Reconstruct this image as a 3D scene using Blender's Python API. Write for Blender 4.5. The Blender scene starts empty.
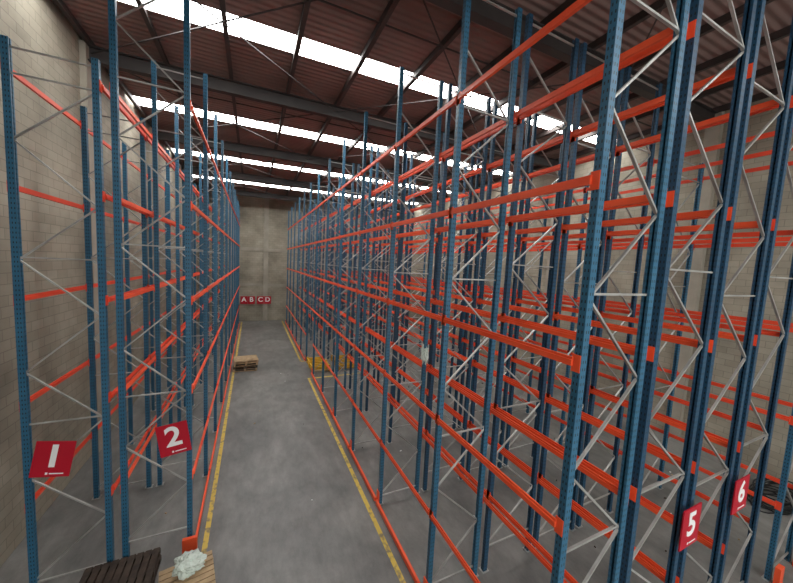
import bpy, math, random, bmesh
from mathutils import Vector, Matrix, noise
random.seed(7)
H=6.0
sc=bpy.context.scene
try:
    sc.view_settings.view_transform='Standard'
except Exception: pass

# ---------------------------------------------------------------- materials
def newmat(name):
    m=bpy.data.materials.new(name); m.use_nodes=True
    nt=m.node_tree; b=nt.nodes['Principled BSDF']
    return m,nt,b
def noise_col(nt,b,c1,c2,scale=4,detail=6,vec=None,lo=.3,hi=.7):
    tc=nt.nodes.new('ShaderNodeTexCoord')
    n=nt.nodes.new('ShaderNodeTexNoise'); n.inputs['Scale'].default_value=scale; n.inputs['Detail'].default_value=detail
    nt.links.new(tc.outputs['Object'],n.inputs['Vector'])
    r=nt.nodes.new('ShaderNodeValToRGB'); r.color_ramp.elements[0].position=lo; r.color_ramp.elements[1].position=hi
    r.color_ramp.elements[0].color=(*c1,1); r.color_ramp.elements[1].color=(*c2,1)
    nt.links.new(n.outputs['Fac'],r.inputs['Fac'])
    return r,n,tc
def simple(name,c1,c2=None,scale=3,rough=.6,metal=0,spec=.3):
    m,nt,b=newmat(name)
    if c2 is None: c2=tuple(x*.75 for x in c1)
    r,n,tc=noise_col(nt,b,c2,c1,scale)
    nt.links.new(r.outputs['Color'],b.inputs['Base Color'])
    b.inputs['Roughness'].default_value=rough; b.inputs['Metallic'].default_value=metal
    b.inputs['Specular IOR Level'].default_value=spec
    return m
def math_node(nt,op,a,bv=None,clamp=False):
    n=nt.nodes.new('ShaderNodeMath'); n.operation=op; n.use_clamp=clamp
    for i,v in enumerate((a,bv)):
        if v is None: continue
        if isinstance(v,(int,float)): n.inputs[i].default_value=v
        else: nt.links.new(v,n.inputs[i])
    return n.outputs[0]

def upright_mat(name,c1,c2):
    m,nt,b=newmat(name)
    r,n,tc=noise_col(nt,b,c2,c1,2.0)
    s=nt.nodes.new('ShaderNodeSeparateXYZ'); nt.links.new(tc.outputs['UV'],s.inputs[0])
    f=math_node(nt,'FRACT',math_node(nt,'DIVIDE',s.outputs[1],0.075))
    mv=math_node(nt,'LESS_THAN',math_node(nt,'ABSOLUTE',math_node(nt,'SUBTRACT',f,.5)),.20)
    u1=math_node(nt,'LESS_THAN',math_node(nt,'ABSOLUTE',math_node(nt,'SUBTRACT',s.outputs[0],.28)),.08)
    u2=math_node(nt,'LESS_THAN',math_node(nt,'ABSOLUTE',math_node(nt,'SUBTRACT',s.outputs[0],.72)),.08)
    hole=math_node(nt,'MULTIPLY',mv,math_node(nt,'MAXIMUM',u1,u2))
    mx=nt.nodes.new('ShaderNodeMix'); mx.data_type='RGBA'
    nt.links.new(hole,mx.inputs['Factor']); nt.links.new(r.outputs['Color'],mx.inputs['A'])
    mx.inputs['B'].default_value=(.004,.008,.012,1)
    nt.links.new(mx.outputs['Result'],b.inputs['Base Color'])
    b.inputs['Roughness'].default_value=.42
    return m
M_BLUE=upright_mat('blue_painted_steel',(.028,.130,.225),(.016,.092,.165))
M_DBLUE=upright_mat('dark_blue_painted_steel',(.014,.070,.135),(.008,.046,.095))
M_ORANGE=simple('orange_beam_paint',(.95,.125,.042),(.78,.080,.027),1.2,.40)
M_RED=simple('red_beam_paint',(.84,.087,.036),(.66,.058,.025),1.2,.42)
M_GALV=simple('galvanised_brace',(.50,.50,.48),(.25,.245,.23),2,.40,.45,.5)
M_SIGN=simple('red_sign',(.46,.009,.026),(.38,.007,.021),1,.4)
M_WHITE=simple('white_paint',(.85,.85,.85),(.75,.75,.75),1,.5)
M_WOODD=simple('dark_wood',(.075,.053,.04),(.032,.024,.020),6,.8)
M_WOODL=simple('light_wood',(.50,.36,.21),(.32,.22,.13),6,.8)
M_YEL=simple('yellow_paint_steel',(.72,.42,.03),(.50,.27,.02),3,.5)
M_BLACK=simple('black_rubber',(.015,.015,.016),None,3,.5)
M_STEELD=simple('dark_roof_steel',(.052,.044,.042),(.030,.026,.026),1,.6)
M_PURL=simple('purlin_steel',(.062,.048,.045),(.038,.030,.028),1,.6)

def floor_mat():
    m,nt,b=newmat('worn_concrete_floor')
    r,n,tc=noise_col(nt,b,(.125,.123,.117),(.205,.200,.189),.5,9,lo=.34,hi=.66)
    n.inputs['Distortion'].default_value=1.0
    n2=nt.nodes.new('ShaderNodeTexNoise'); n2.inputs['Scale'].default_value=3.2; n2.inputs['Detail'].default_value=10; n2.inputs['Roughness'].default_value=.7
    mp=nt.nodes.new('ShaderNodeMapping'); mp.inputs['Scale'].default_value=(1,.45,1)
    nt.links.new(tc.outputs['Object'],mp.inputs[0]); nt.links.new(mp.outputs[0],n2.inputs['Vector'])
    r2=nt.nodes.new('ShaderNodeValToRGB'); r2.color_ramp.elements[0].color=(.76,.76,.76,1); r2.color_ramp.elements[1].color=(1.12,1.12,1.12,1)
    r2.color_ramp.elements[0].position=.36; r2.color_ramp.elements[1].position=.62
    nt.links.new(n2.outputs['Fac'],r2.inputs['Fac'])
    n3=nt.nodes.new('ShaderNodeTexNoise'); n3.inputs['Scale'].default_value=40; n3.inputs['Detail'].default_value=3
    nt.links.new(tc.outputs['Object'],n3.inputs['Vector'])
    r3=nt.nodes.new('ShaderNodeValToRGB'); r3.color_ramp.elements[0].color=(.88,.88,.88,1); r3.color_ramp.elements[1].color=(1.08,1.08,1.08,1)
    nt.links.new(n3.outputs['Fac'],r3.inputs['Fac'])
    a=nt.nodes.new('ShaderNodeMix'); a.data_type='RGBA'; a.blend_type='MULTIPLY'; a.inputs['Factor'].default_value=1
    nt.links.new(r.outputs['Color'],a.inputs['A']); nt.links.new(r2.outputs['Color'],a.inputs['B'])
    c=nt.nodes.new('ShaderNodeMix'); c.data_type='RGBA'; c.blend_type='MULTIPLY'; c.inputs['Factor'].default_value=1
    nt.links.new(a.outputs['Result'],c.inputs['A']); nt.links.new(r3.outputs['Color'],c.inputs['B'])
    nt.links.new(c.outputs['Result'],b.inputs['Base Color'])
    b.inputs['Roughness'].default_value=.42
    return m
M_FLOOR=floor_mat()

def block_mat(name,axis,c1,c2,cm,bw=.42,rh=.21):
    m,nt,b=newmat(name)
    tc=nt.nodes.new('ShaderNodeTexCoord'); s=nt.nodes.new('ShaderNodeSeparateXYZ'); cb=nt.nodes.new('ShaderNodeCombineXYZ')
    nt.links.new(tc.outputs['Object'],s.inputs[0])
    nt.links.new(s.outputs[axis],cb.inputs[0]); nt.links.new(s.outputs[2],cb.inputs[1])
    br=nt.nodes.new('ShaderNodeTexBrick')
    nt.links.new(cb.outputs[0],br.inputs['Vector'])
    br.inputs['Scale'].default_value=1; br.inputs['Brick Width'].default_value=bw; br.inputs['Row Height'].default_value=rh
    br.inputs['Mortar Size'].default_value=.009; br.inputs['Mortar Smooth'].default_value=.5
    br.inputs['Color1'].default_value=(*c1,1); br.inputs['Color2'].default_value=(*c2,1); br.inputs['Mortar'].default_value=(*cm,1)
    n=nt.nodes.new('ShaderNodeTexNoise'); n.inputs['Scale'].default_value=.6; n.inputs['Detail'].default_value=9
    nt.links.new(tc.outputs['Object'],n.inputs['Vector'])
    r=nt.nodes.new('ShaderNodeValToRGB'); r.color_ramp.elements[0].color=(.62,.61,.59,1); r.color_ramp.elements[1].color=(1.22,1.22,1.20,1)
    r.color_ramp.elements[0].position=.3; r.color_ramp.elements[1].position=.7
    nt.links.new(n.outputs['Fac'],r.inputs['Fac'])
    a=nt.nodes.new('ShaderNodeMix'); a.data_type='RGBA'; a.blend_type='MULTIPLY'; a.inputs['Factor'].default_value=1
    nt.links.new(br.outputs['Color'],a.inputs['A']); nt.links.new(r.outputs['Color'],a.inputs['B'])
    nt.links.new(a.outputs['Result'],b.inputs['Base Color']); b.inputs['Roughness'].default_value=.9
    bp=nt.nodes.new('ShaderNodeBump'); bp.inputs['Strength'].default_value=.25; bp.inputs['Distance'].default_value=.02; bp.invert=True
    nt.links.new(br.outputs['Fac'],bp.inputs['Height']); nt.links.new(bp.outputs[0],b.inputs['Normal'])
    return m
WB=dict(c1=(.335,.305,.245),c2=(.285,.258,.205),cm=(.21,.19,.15))
M_WALLY=block_mat('concrete_block_side',1,**WB)
M_WALLX=block_mat('concrete_block_end',0,**WB)
M_CONC=simple('cast_concrete',(.37,.34,.28),(.28,.255,.21),1.5,.9)

def roof_mat():
    m,nt,b=newmat('corrugated_roof_sheet')
    r,n,tc=noise_col(nt,b,(.165,.108,.095),(.25,.165,.147),.5,6)
    mp=nt.nodes.new('ShaderNodeMapping'); mp.inputs['Scale'].default_value=(0,1,0)
    nt.links.new(tc.outputs['Object'],mp.inputs[0])
    w=nt.nodes.new('ShaderNodeTexWave'); w.bands_direction='Y'; w.inputs['Scale'].default_value=1.6
    nt.links.new(mp.outputs[0],w.inputs['Vector'])
    bp=nt.nodes.new('ShaderNodeBump'); bp.inputs['Strength'].default_value=.6; bp.inputs['Distance'].default_value=.04
    nt.links.new(w.outputs['Fac'],bp.inputs['Height']); nt.links.new(bp.outputs[0],b.inputs['Normal'])
    nt.links.new(r.outputs['Color'],b.inputs['Base Color']); b.inputs['Roughness'].default_value=.8
    return m
M_ROOF=roof_mat()
def sky_mat():
    m,nt,b=newmat('translucent_skylight_sheet')
    r,n,tc=noise_col(nt,b,(.86,.88,.84),(1,1,1),.8,4)
    nt.links.new(r.outputs['Color'],b.inputs['Base Color']); nt.links.new(r.outputs['Color'],b.inputs['Emission Color'])
    b.inputs['Emission Strength'].default_value=22
    return m
M_SKY=sky_mat()
def plastic_mat():
    m,nt,b=newmat('plastic_film')
    b.inputs['Base Color'].default_value=(.58,.66,.60,1); b.inputs['Roughness'].default_value=.22
    return m
M_PLASTIC=plastic_mat()

# ---------------------------------------------------------------- mesh builder
class MB:
    def __init__(s): s.v=[];s.f=[];s.m=[];s.uv=[];s.mats=[]
    def mi(s,mat):
        if mat not in s.mats: s.mats.append(mat)
        return s.mats.index(mat)
    def hexa(s,c,mat):
        b=len(s.v); s.v+= [tuple(p) for p in c]; k=s.mi(mat)
        for f in ((0,3,2,1),(4,5,6,7),(0,1,5,4),(1,2,6,5),(2,3,7,6),(3,0,4,7)):
            s.f.append(tuple(b+i for i in f)); s.m.append(k)
            if f[0]<4 and f[2]>=4:
                z0=c[f[0]][2]; z1=c[f[2]][2]
                s.uv+=[(0,z0),(1,z0),(1,z1),(0,z1)]
            else: s.uv+=[(0,0)]*4
    def box(s,x0,x1,y0,y1,z0,z1,mat):
        s.hexa([(x0,y0,z0),(x1,y0,z0),(x1,y1,z0),(x0,y1,z0),(x0,y0,z1),(x1,y0,z1),(x1,y1,z1),(x0,y1,z1)],mat)
    def bar(s,p,q,w,t,mat,side=Vector((0,1,0))):
        p=Vector(p);q=Vector(q);d=(q-p).normalized()
        a=side-d*side.dot(d); a.normalize(); n=d.cross(a)
        a*=w/2; n*=t/2
        s.hexa([p-a-n,p+a-n,p+a+n,p-a+n,q-a-n,q+a-n,q+a+n,q-a+n],mat)
    def obj(s,name):
        me=bpy.data.meshes.new(name); me.from_pydata(s.v,[],s.f)
        for m in s.mats: me.materials.append(m)
        me.polygons.foreach_set('material_index',s.m)
        ul=me.uv_layers.new(name='UVMap'); flat=[c for u in s.uv for c in u]
        ul.data.foreach_set('uv',flat); me.update()
        o=bpy.data.objects.new(name,me); sc.collection.objects.link(o)
        return o

# ---------------------------------------------------------------- room shell
XL,XR,YF,YB=-.70*H,2.45*H,-1.3*H,5.32*H
ZR=11.6
slope=.02
def zr(x): return ZR+slope*(x-XL)
m=MB(); m.box(XL-.3,XR+.3,YF-.3,YB+.3,-.2,0,M_FLOOR); m.obj('floor')
m=MB(); m.box(XL-.3,XL,YF,YB,0,ZR+.1,M_WALLY)
m.obj('wall_left')
m=MB(); m.box(XR,XR+.3,YF,YB,0,ZR+.6,M_WALLY); m.obj('wall_right')
m=MB(); m.box(XL-.3,XR+.3,YB,YB+.3,0,ZR+.6,M_WALLX); m.obj('wall_back')
m=MB()
m.box(XL-.3,-1,YF-.3,YF,0,ZR+.6,M_WALLX); m.box(11,XR+.3,YF-.3,YF,0,ZR+.6,M_WALLX); m.box(-1,11,YF-.3,YF,8.5,ZR+.6,M_WALLX)
m.obj('wall_front')  # unseen wall; wide opening added so world light reaches the rack fronts
m=MB()
for k in range(0,6):
    y=H*(.95+k)-.2
    if y<YB-.5: m.box(XR-.22,XR-.002,y,y+.4,0,zr(XR)-.15,M_CONC)
m.obj('pilaster_right')
m=MB()
for k in range(0,6):
    y=H*(.95+k)-.2
    if y<YB-.5: m.box(XL+.002,XL+.14,y,y+.4,0,ZR-.15,M_CONC)
m.obj('pilaster_left')
m=MB()
for x in (.19*H,-.28*H,1.3*H): m.box(x-.2,x+.2,YB-.16,YB-.002,0,ZR-.1,M_CONC)
m.obj('pilaster_back')
m=MB()
m.box(XL+.01,XR-.01,YB-.06,YB-.002,6.6,6.9,M_CONC); m.box(XL+.01,XR-.01,YB-.06,YB-.002,3.3,3.55,M_CONC)
m.obj('trim_1')

# roof : sheets, skylights
skyc=[H*(.545+k) for k in (-1,1,2,3,4)]
sw=.063*H
edges=[YF-.3]
for c in skyc: edges+=[c-sw,c+sw]
edges.append(YB+.3)
def slab(mb,y0,y1,mat,dz=0,t=.06):
    x0,x1=XL-.3,XR+.3
    mb.hexa([(x0,y0,zr(x0)+dz),(x1,y0,zr(x1)+dz),(x1,y1,zr(x1)+dz),(x0,y1,zr(x0)+dz),
             (x0,y0,zr(x0)+dz+t),(x1,y0,zr(x1)+dz+t),(x1,y1,zr(x1)+dz+t),(x0,y1,zr(x0)+dz+t)],mat)
m=MB()
for i in range(0,len(edges),2): slab(m,edges[i],edges[i+1],M_ROOF)
m.obj('ceiling')
for i,c in enumerate(skyc):
    s=MB(); slab(s,c-sw,c+sw,M_SKY,.0,.05); s.obj('window_%d'%(i+1))
m=MB()
def xbar(mb,y0,y1,zo0,zo1,mat):
    x0,x1=XL,XR
    mb.hexa([(x0,y0,zr(x0)+zo0),(x1,y0,zr(x1)+zo0),(x1,y1,zr(x1)+zo0),(x0,y1,zr(x0)+zo0),
             (x0,y0,zr(x0)+zo1),(x1,y0,zr(x1)+zo1),(x1,y1,zr(x1)+zo1),(x0,y1,zr(x0)+zo1)],mat)
for k in range(-2,5):
    y=H*(.95+k)
    xbar(m,y-.11,y+.11,-.57,-.54,M_STEELD); xbar(m,y-.015,y+.015,-.54,-.20,M_STEELD); xbar(m,y-.11,y+.11,-.20,-.17,M_STEELD)
m.obj('roof_rafters')
m=MB()
x=-.12*.93*H
while x-1.68>XL: x-=1.68
pur=[]
while x<XR:
    pur.append(x); z=zr(x)
    m.box(x-.04,x+.04,YF,YB,z-.185,z-.01,M_PURL); m.box(x-.04,x+.07,YF,YB,z-.188,z-.170,M_PURL)
    x+=1.68
m.obj('roof_purlins')
m=MB()
for k in range(-1,5):
    y0=H*(.95+k); 
    for j in range(0,len(pur)-4,4):
        a=pur[j];b=pur[j+4]
        if y0+H>YB: continue
        m.bar((a,y0,zr(a)-.36),(b,y0+H,zr(b)-.36),.025,.025,M_STEELD)
        m.bar((b,y0,zr(b)-.34),(a,y0+H,zr(a)-.34),.025,.025,M_STEELD)
    ym=y0+.28*H
    if ym<YB-1:
        m.bar((XL+.01,ym,zr(XL)-.10),(XR-.01,ym,zr(XR)-.10),.03,.03,M_STEELD)
m.obj('roof_bracing_rods')

# ---------------------------------------------------------------- floor markings
def line_mat():
    mm,nt,b=newmat('worn_yellow_line')
    r,n,tc=noise_col(nt,b,(.22,.18,.10),(.60,.43,.07),7,6,lo=.36,hi=.50)
    nt.links.new(r.outputs['Color'],b.inputs['Base Color']); b.inputs['Roughness'].default_value=.6
    return mm
M_LINE=line_mat()
m=MB()
def stripe(x0,x1,y0,y1): m.box(x0,x1,y0,y1,.0005,.004,M_LINE)
stripe(-.138*H-.05,-.138*H+.05,1.1*H,5.25*H)
stripe(.443*H-.05,.443*H+.05,.1*H,2.62*H); stripe(.443*H,.9*H,2.60*H,2.62*H)
stripe(.443*H-.05,.443*H+.05,3.1*H,5.25*H); stripe(.443*H,.9*H,3.08*H,3.10*H)
m.obj('floor_line_marking')

# ---------------------------------------------------------------- racks
PW,PD=.090,.078
BH=.044
def post(mb,x,y,h,inner,mat):
    """perforated C upright; inner=+1 when the open side faces +x"""
    t=.012
    xs=x-PW/2 if inner>0 else x+PW/2-t
    mb.box(xs,xs+t,y-PD/2,y+PD/2,.012,h,mat)
    fx0,fx1=(x-PW/2+t,x+PW/2) if inner>0 else (x-PW/2,x+PW/2-t)
    mb.box(fx0,fx1,y-PD/2,y-PD/2+t,.012,h,mat); mb.box(fx0,fx1,y+PD/2-t,y+PD/2,.012,h,mat)
    lx0,lx1=(x+PW/2-t,x+PW/2) if inner>0 else (x-PW/2,x-PW/2+t)
    mb.box(lx0,lx1,y-PD/2+t,y-PD/2+t+.016,.012,h,mat); mb.box(lx0,lx1,y+PD/2-t-.016,y+PD/2-t,.012,h,mat)
    mb.box(x-.08,x+.08,y-.07,y+.07,.001,.012,M_GALV)
def frame(mb,xa,xb,y,h,mat,ph=.0):
    post(mb,xa,y,h,1,mat); post(mb,xb,y,h,-1,mat)
    a=xa+.02;b=xb-.02
    z=.25+ph; i=0; st=.92
    mb.bar((a,y,z-.05),(b,y,z-.05),.028,.022,M_GALV)
    while z+st<h-.15:
        p,q=((a,y,z),(b,y,z+st)) if i%2==0 else ((b,y,z),(a,y,z+st))
        mb.bar(p,q,.030,.023,M_GALV)
        z+=st;i+=1
        if i%3==0: mb.bar((a,y,z+.04),(b,y,z+.04),.028,.022,M_GALV)
    mb.bar((a,y,h-.12),(b,y,h-.12),.028,.022,M_GALV)
def beam(mb,x,y0,y1,z,side,mat):
    """stepped box beam with hooked end connectors"""
    bx=x+side*(PW/2+.012)
    mb.box(bx-.022,bx+.022,y0+PD/2,y1-PD/2,z-BH,z+BH*.35,mat)
    i0,i1=(bx-.022,bx+.008) if side>0 else (bx-.008,bx+.022)
    mb.box(min(i0,i1)+(.014 if side>0 else 0),max(i0,i1)-(0 if side>0 else .014),y0+PD/2,y1-PD/2,z+BH*.35,z+BH,mat)
    for yy,s in ((y0,1),(y1,-1)):
        e0=yy-.035*s; e1=yy+(PD/2+.015)*s
        mb.box(x+side*(PW/2+.001)-.006,x+side*(PW/2+.001)+.010,min(e0,e1),max(e0,e1),z-.10,z+.075,mat)
LV=[.27*H,.565*H,.855*H,1.15*H,1.445*H]
def rack(xa,xb,ys,h,levels,bmat,omat,skip=lambda k,l,f:False,hs=None,ph=0):
    mb=MB()
    for i,y in enumerate(ys):
        frame(mb,xa,xb,y,(hs(i) if hs else h),bmat,ph)
    for k in range(len(ys)-1):
        for li,z in enumerate(levels):
            for fi,(x,s) in enumerate(((xa,-1),(xb,1))):
                if skip(k,li,fi): continue
                beam(mb,x,ys[k],ys[k+1],z,s,omat)
    return mb
yl=[H*(1.16+.395*k) for k in range(11)]
yr=[H*(.325+.395*k) for k in range(13)]
r=rack(-.56*H,-.39*H,yl,1.51*H,LV,M_BLUE,M_RED); r.obj('pallet_rack')
r=rack(-.352*H,-.182*H,yl,1.73*H,LV,M_BLUE,M_ORANGE,hs=lambda i:1.82*H if i==0 else 1.73*H,ph=.3)
for k in range(len(yl)-1): r.box(-.182*H+.065,-.182*H+.105,yl[k]+.05,yl[k+1]-.02,.04,.13,M_ORANGE)
r.box(-.182*H-.11,-.182*H+.14,yl[0]-.16,yl[0]-.09,.0,.35,M_ORANGE)
r.obj('pallet_rack')
r=rack(.495*H,.67*H,yr,1.73*H,LV,M_BLUE,M_ORANGE,skip=lambda k,l,f:(k==6 and l<1),hs=lambda i:1.82*H if i==0 else 1.73*H)
for k in range(len(yr)-1):
    if k==6: continue
    r.box(.495*H-.125,.495*H-.075,yr[k]+.05,yr[k+1]-.02,.04,.14,M_ORANGE)
for y in yr: r.box(.495*H-.07,.495*H-.050,y-.07,y+.07,.0,.35,M_ORANGE)
# scrap of stretch wrap still wound round one upright (part of the rack)
rack3=r.obj('pallet_rack')
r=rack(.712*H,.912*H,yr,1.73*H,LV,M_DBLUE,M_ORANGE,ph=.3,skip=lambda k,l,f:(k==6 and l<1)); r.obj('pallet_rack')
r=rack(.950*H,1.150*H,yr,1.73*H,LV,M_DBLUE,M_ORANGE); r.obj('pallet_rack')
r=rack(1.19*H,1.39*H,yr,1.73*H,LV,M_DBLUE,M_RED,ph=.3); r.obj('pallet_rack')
r=rack(1.60*H,1.78*H,yr,1.51*H,LV,M_BLUE,M_RED); 
for x in (1.60*H,1.78*H): r.box(x-.10,x+.10,yr[0]-.17,yr[0]-.09,0,.4,M_ORANGE)
r.obj('pallet_rack')

# ---------------------------------------------------------------- signs
def text_mesh(txt,size,name,mat,parent,loc,rot=(math.pi/2,0,0)):
    cu=bpy.data.curves.new(name,'FONT'); cu.body=txt; cu.size=size; cu.align_x='CENTER'; cu.align_y='CENTER'; cu.extrude=.003; cu.offset=size*.022
    o=bpy.data.objects.new(name,cu); sc.collection.objects.link(o); cu.materials.append(mat)
    o.rotation_euler=rot; o.location=loc; o.parent=parent
    return o
def sign(name,ch,x,y,z,w=.56,hh=.62,roll=0,yaw=0,ts=.54,cap=True):
    e=bpy.data.objects.new(name,None); sc.collection.objects.link(e); e.location=(x,y,z); e.rotation_euler=(0,roll,yaw)
    mb=MB(); mb.box(-w/2,w/2,-.008,.008,-hh/2,hh/2,M_SIGN); o=mb.obj('panel'); o.parent=e
    text_mesh(ch,ts,'numeral',M_WHITE,e,(0,-.011,hh*.06))
    if cap:
        mb=MB(); mb.box(-w*.02,w*.34,-.012,-.009,-hh*.42,-hh*.39,M_WHITE); mb.box(-w*.12,-w*.06,-.012,-.009,-hh*.43,-hh*.37,M_WHITE); o=mb.obj('caption_bar'); o.parent=e
    return e
sz=.40*H
sign('aisle_number_sign','1',-.503*H,yl[0]-.08,sz+.03,w=.50,roll=math.radians(11))
sign('aisle_number_sign','2',-.222*H,yl[0]-.08,sz+.05,w=.50,roll=math.radians(-8))
sign('aisle_number_sign','5',.926*H,yr[0]-.10,sz+.19,w=.48,hh=.58,ts=.48)
sign('aisle_number_sign','6',1.190*H,yr[0]-.10,sz+.22,w=.50,hh=.56,ts=.48)
for x,ch in ((-.112,'A'),(-.008,'B'),(.120,'C'),(.224,'D')):
    sign('bay_letter_sign',ch,x*H,YB-.2,2.0,w=.60,hh=.72,ts=.6,cap=False)

# ---------------------------------------------------------------- pallets
def pallet(mb,cx,cy,z,rot,mat,w=1.15,d=1.0,hh=.14,slats=7):
    M=Matrix.Translation((cx,cy,z))@Matrix.Rotation(rot,4,'Z')
    def bx(x0,x1,y0,y1,z0,z1):
        c=[(x0,y0,z0),(x1,y0,z0),(x1,y1,z0),(x0,y1,z0),(x0,y0,z1),(x1,y0,z1),(x1,y1,z1),(x0,y1,z1)]
        mb.hexa([M@Vector(p) for p in c],mat)
    for i in range(3):
        x=-w/2+ (w-.09)*i/2; bx(x,x+.09,-d/2,d/2,.02,hh-.02)
    sw_=d/slats
    for i in range(slats): bx(-w/2,w/2,-d/2+i*sw_+.012,-d/2+(i+1)*sw_-.012,hh-.02,hh)
    for i in (0,slats//2,slats-1): bx(-w/2,w/2,-d/2+i*sw_+.01,-d/2+(i+1)*sw_-.01,.0,.02)
m=MB()
for i in range(4): pallet(m,-.045*H,3.02*H,.002+.142*i,.05*(i-1),M_WOODL if i!=1 else M_WOODD)
m.obj('wooden_pallet_stack')
def pallet2(mb,cx,cy,z,rot,mat,w,d):
    pallet(mb,cx,cy,z,rot+math.pi/2,mat,w=d,d=w,slats=9)
m=MB()
for i in range(2): pallet2(m,-.350*H,1.075*H-.05,.002+.142*i,.03*i,M_WOODD,w=1.10,d=.95)
m.obj('dark_wooden_pallet_stack')
m=MB()
for i in range(2): pallet(m,-.165*H,1.00*H,.002+.142*i,.12+.06*i,M_WOODL,w=.82,d=.8)
m.obj('wooden_pallet')
def crumple(name,loc,sc3,seed,mat,zlo=-.55):
    bm=bmesh.new(); bmesh.ops.create_icosphere(bm,subdivisions=4,radius=1)
    for v in bm.verts:
        n=noise.noise(v.co*2.1+Vector((seed,0,0)))*.45+abs(noise.noise(v.co*5+Vector((0,seed,0))))*.45
        v.co*=1+n
        v.co=Vector((v.co.x*sc3[0],v.co.y*sc3[1],max(v.co.z,zlo)*sc3[2]))
    zmin=min(v.co.z for v in bm.verts)
    for v in bm.verts: v.co.z-=zmin
    me=bpy.data.meshes.new(name); bm.to_mesh(me); bm.free(); me.materials.append(mat)
    o=bpy.data.objects.new(name,me); o.location=loc; sc.collection.objects.link(o); return o
crumple('plastic_film_bundle',(-.168*H,1.03*H,.288),(.22,.18,.15),3.3,M_PLASTIC)
o=crumple('stretch_wrap',(.67*H,yr[2],.57*H),(.08,.07,.24),5.1,M_PLASTIC,-2); o.parent=rack3
def stillage(mb,x0,x1,y0,y1,z,n=3):
    for k in range(n):
        zz=z+k*.17
        for x in (x0,x1-.08): mb.box(x,x+.08,y0,y1,zz+.06,zz+.12,M_YEL)
        nn=7
        for i in range(nn):
            y=y0+(y1-y0-.1)*i/(nn-1); mb.box(x0+.08,x1-.08,y,y+.10,zz+.06,zz+.12,M_YEL)
        for x in (x0,x1-.1):
            for y in (y0,(y0+y1)/2-.05,y1-.1): mb.box(x,x+.1,y,y+.1,zz,zz+.17,M_YEL)
m=MB(); stillage(m,.49*H,.655*H,2.74*H,3.04*H,.002,2); m.obj('yellow_steel_stillage')
m=MB(); stillage(m,.73*H,.90*H,2.74*H,3.04*H,.002,2); m.obj('yellow_steel_stillage')
cu=bpy.data.curves.new('c','CURVE'); cu.dimensions='3D'; cu.bevel_depth=.018
for j in range(4):
    sp=cu.splines.new('POLY'); N=90; sp.points.add(N)
    for i in range(N+1):
        a=i/N*math.tau*3; rr=.38+.10*math.sin(a*1.7+j)+.04*j
        sp.points[i].co=(rr*math.cos(a)*1.6+.2*j,rr*math.sin(a)*.8,.025+.045*j+.02*math.sin(a*2.3),1)
cu.materials.append(M_BLACK)
o=bpy.data.objects.new('black_cable_coil',cu); o.location=(2.17*H,.47*H,0); sc.collection.objects.link(o)
m=MB(); R=random.Random(5)
for i in range(110):
    x=R.uniform(-.5,2.2)*H; y=R.uniform(.4,2.8)*H; a=R.uniform(0,3); w=R.uniform(.02,.07)
    if -.13*H<x<.43*H and R.random()<.6: continue
    m.bar((x,y,.008),(x+w*math.cos(a),y+w*math.sin(a),.008),.04,.01,R.choice([M_WHITE,M_WOODL,M_WOODD]),side=Vector((0,0,1)))
m.obj('floor_debris')

# ---------------------------------------------------------------- light
w=bpy.data.worlds.new('World'); sc.world=w; w.use_nodes=True
w.node_tree.nodes['Background'].inputs[0].default_value=(1,1,.98,1); w.node_tree.nodes['Background'].inputs[1].default_value=3.2

# ---------------------------------------------------------------- camera
f=310.
dyv=Vector((-144,-34.4,f)).normalized(); dd=Vector((-186,3570,f)); dd=(dd-dyv*dd.dot(dyv)).normalized()
dxv=dd.cross(dyv)
right=Vector((dxv.x,dyv.x,-dd.x)); down=Vector((dxv.y,dyv.y,-dd.y)); fwd=Vector((dxv.z,dyv.z,-dd.z))
cam=bpy.data.cameras.new('camera'); co=bpy.data.objects.new('camera',cam); sc.collection.objects.link(co)
cam.sensor_width=36; cam.lens=36*f/793; cam.clip_start=.05; cam.clip_end=200
Mx=Matrix((right,-down,-fwd)).transposed().to_4x4(); Mx.translation=(0,0,H)
co.matrix_world=Mx
sc.camera=co
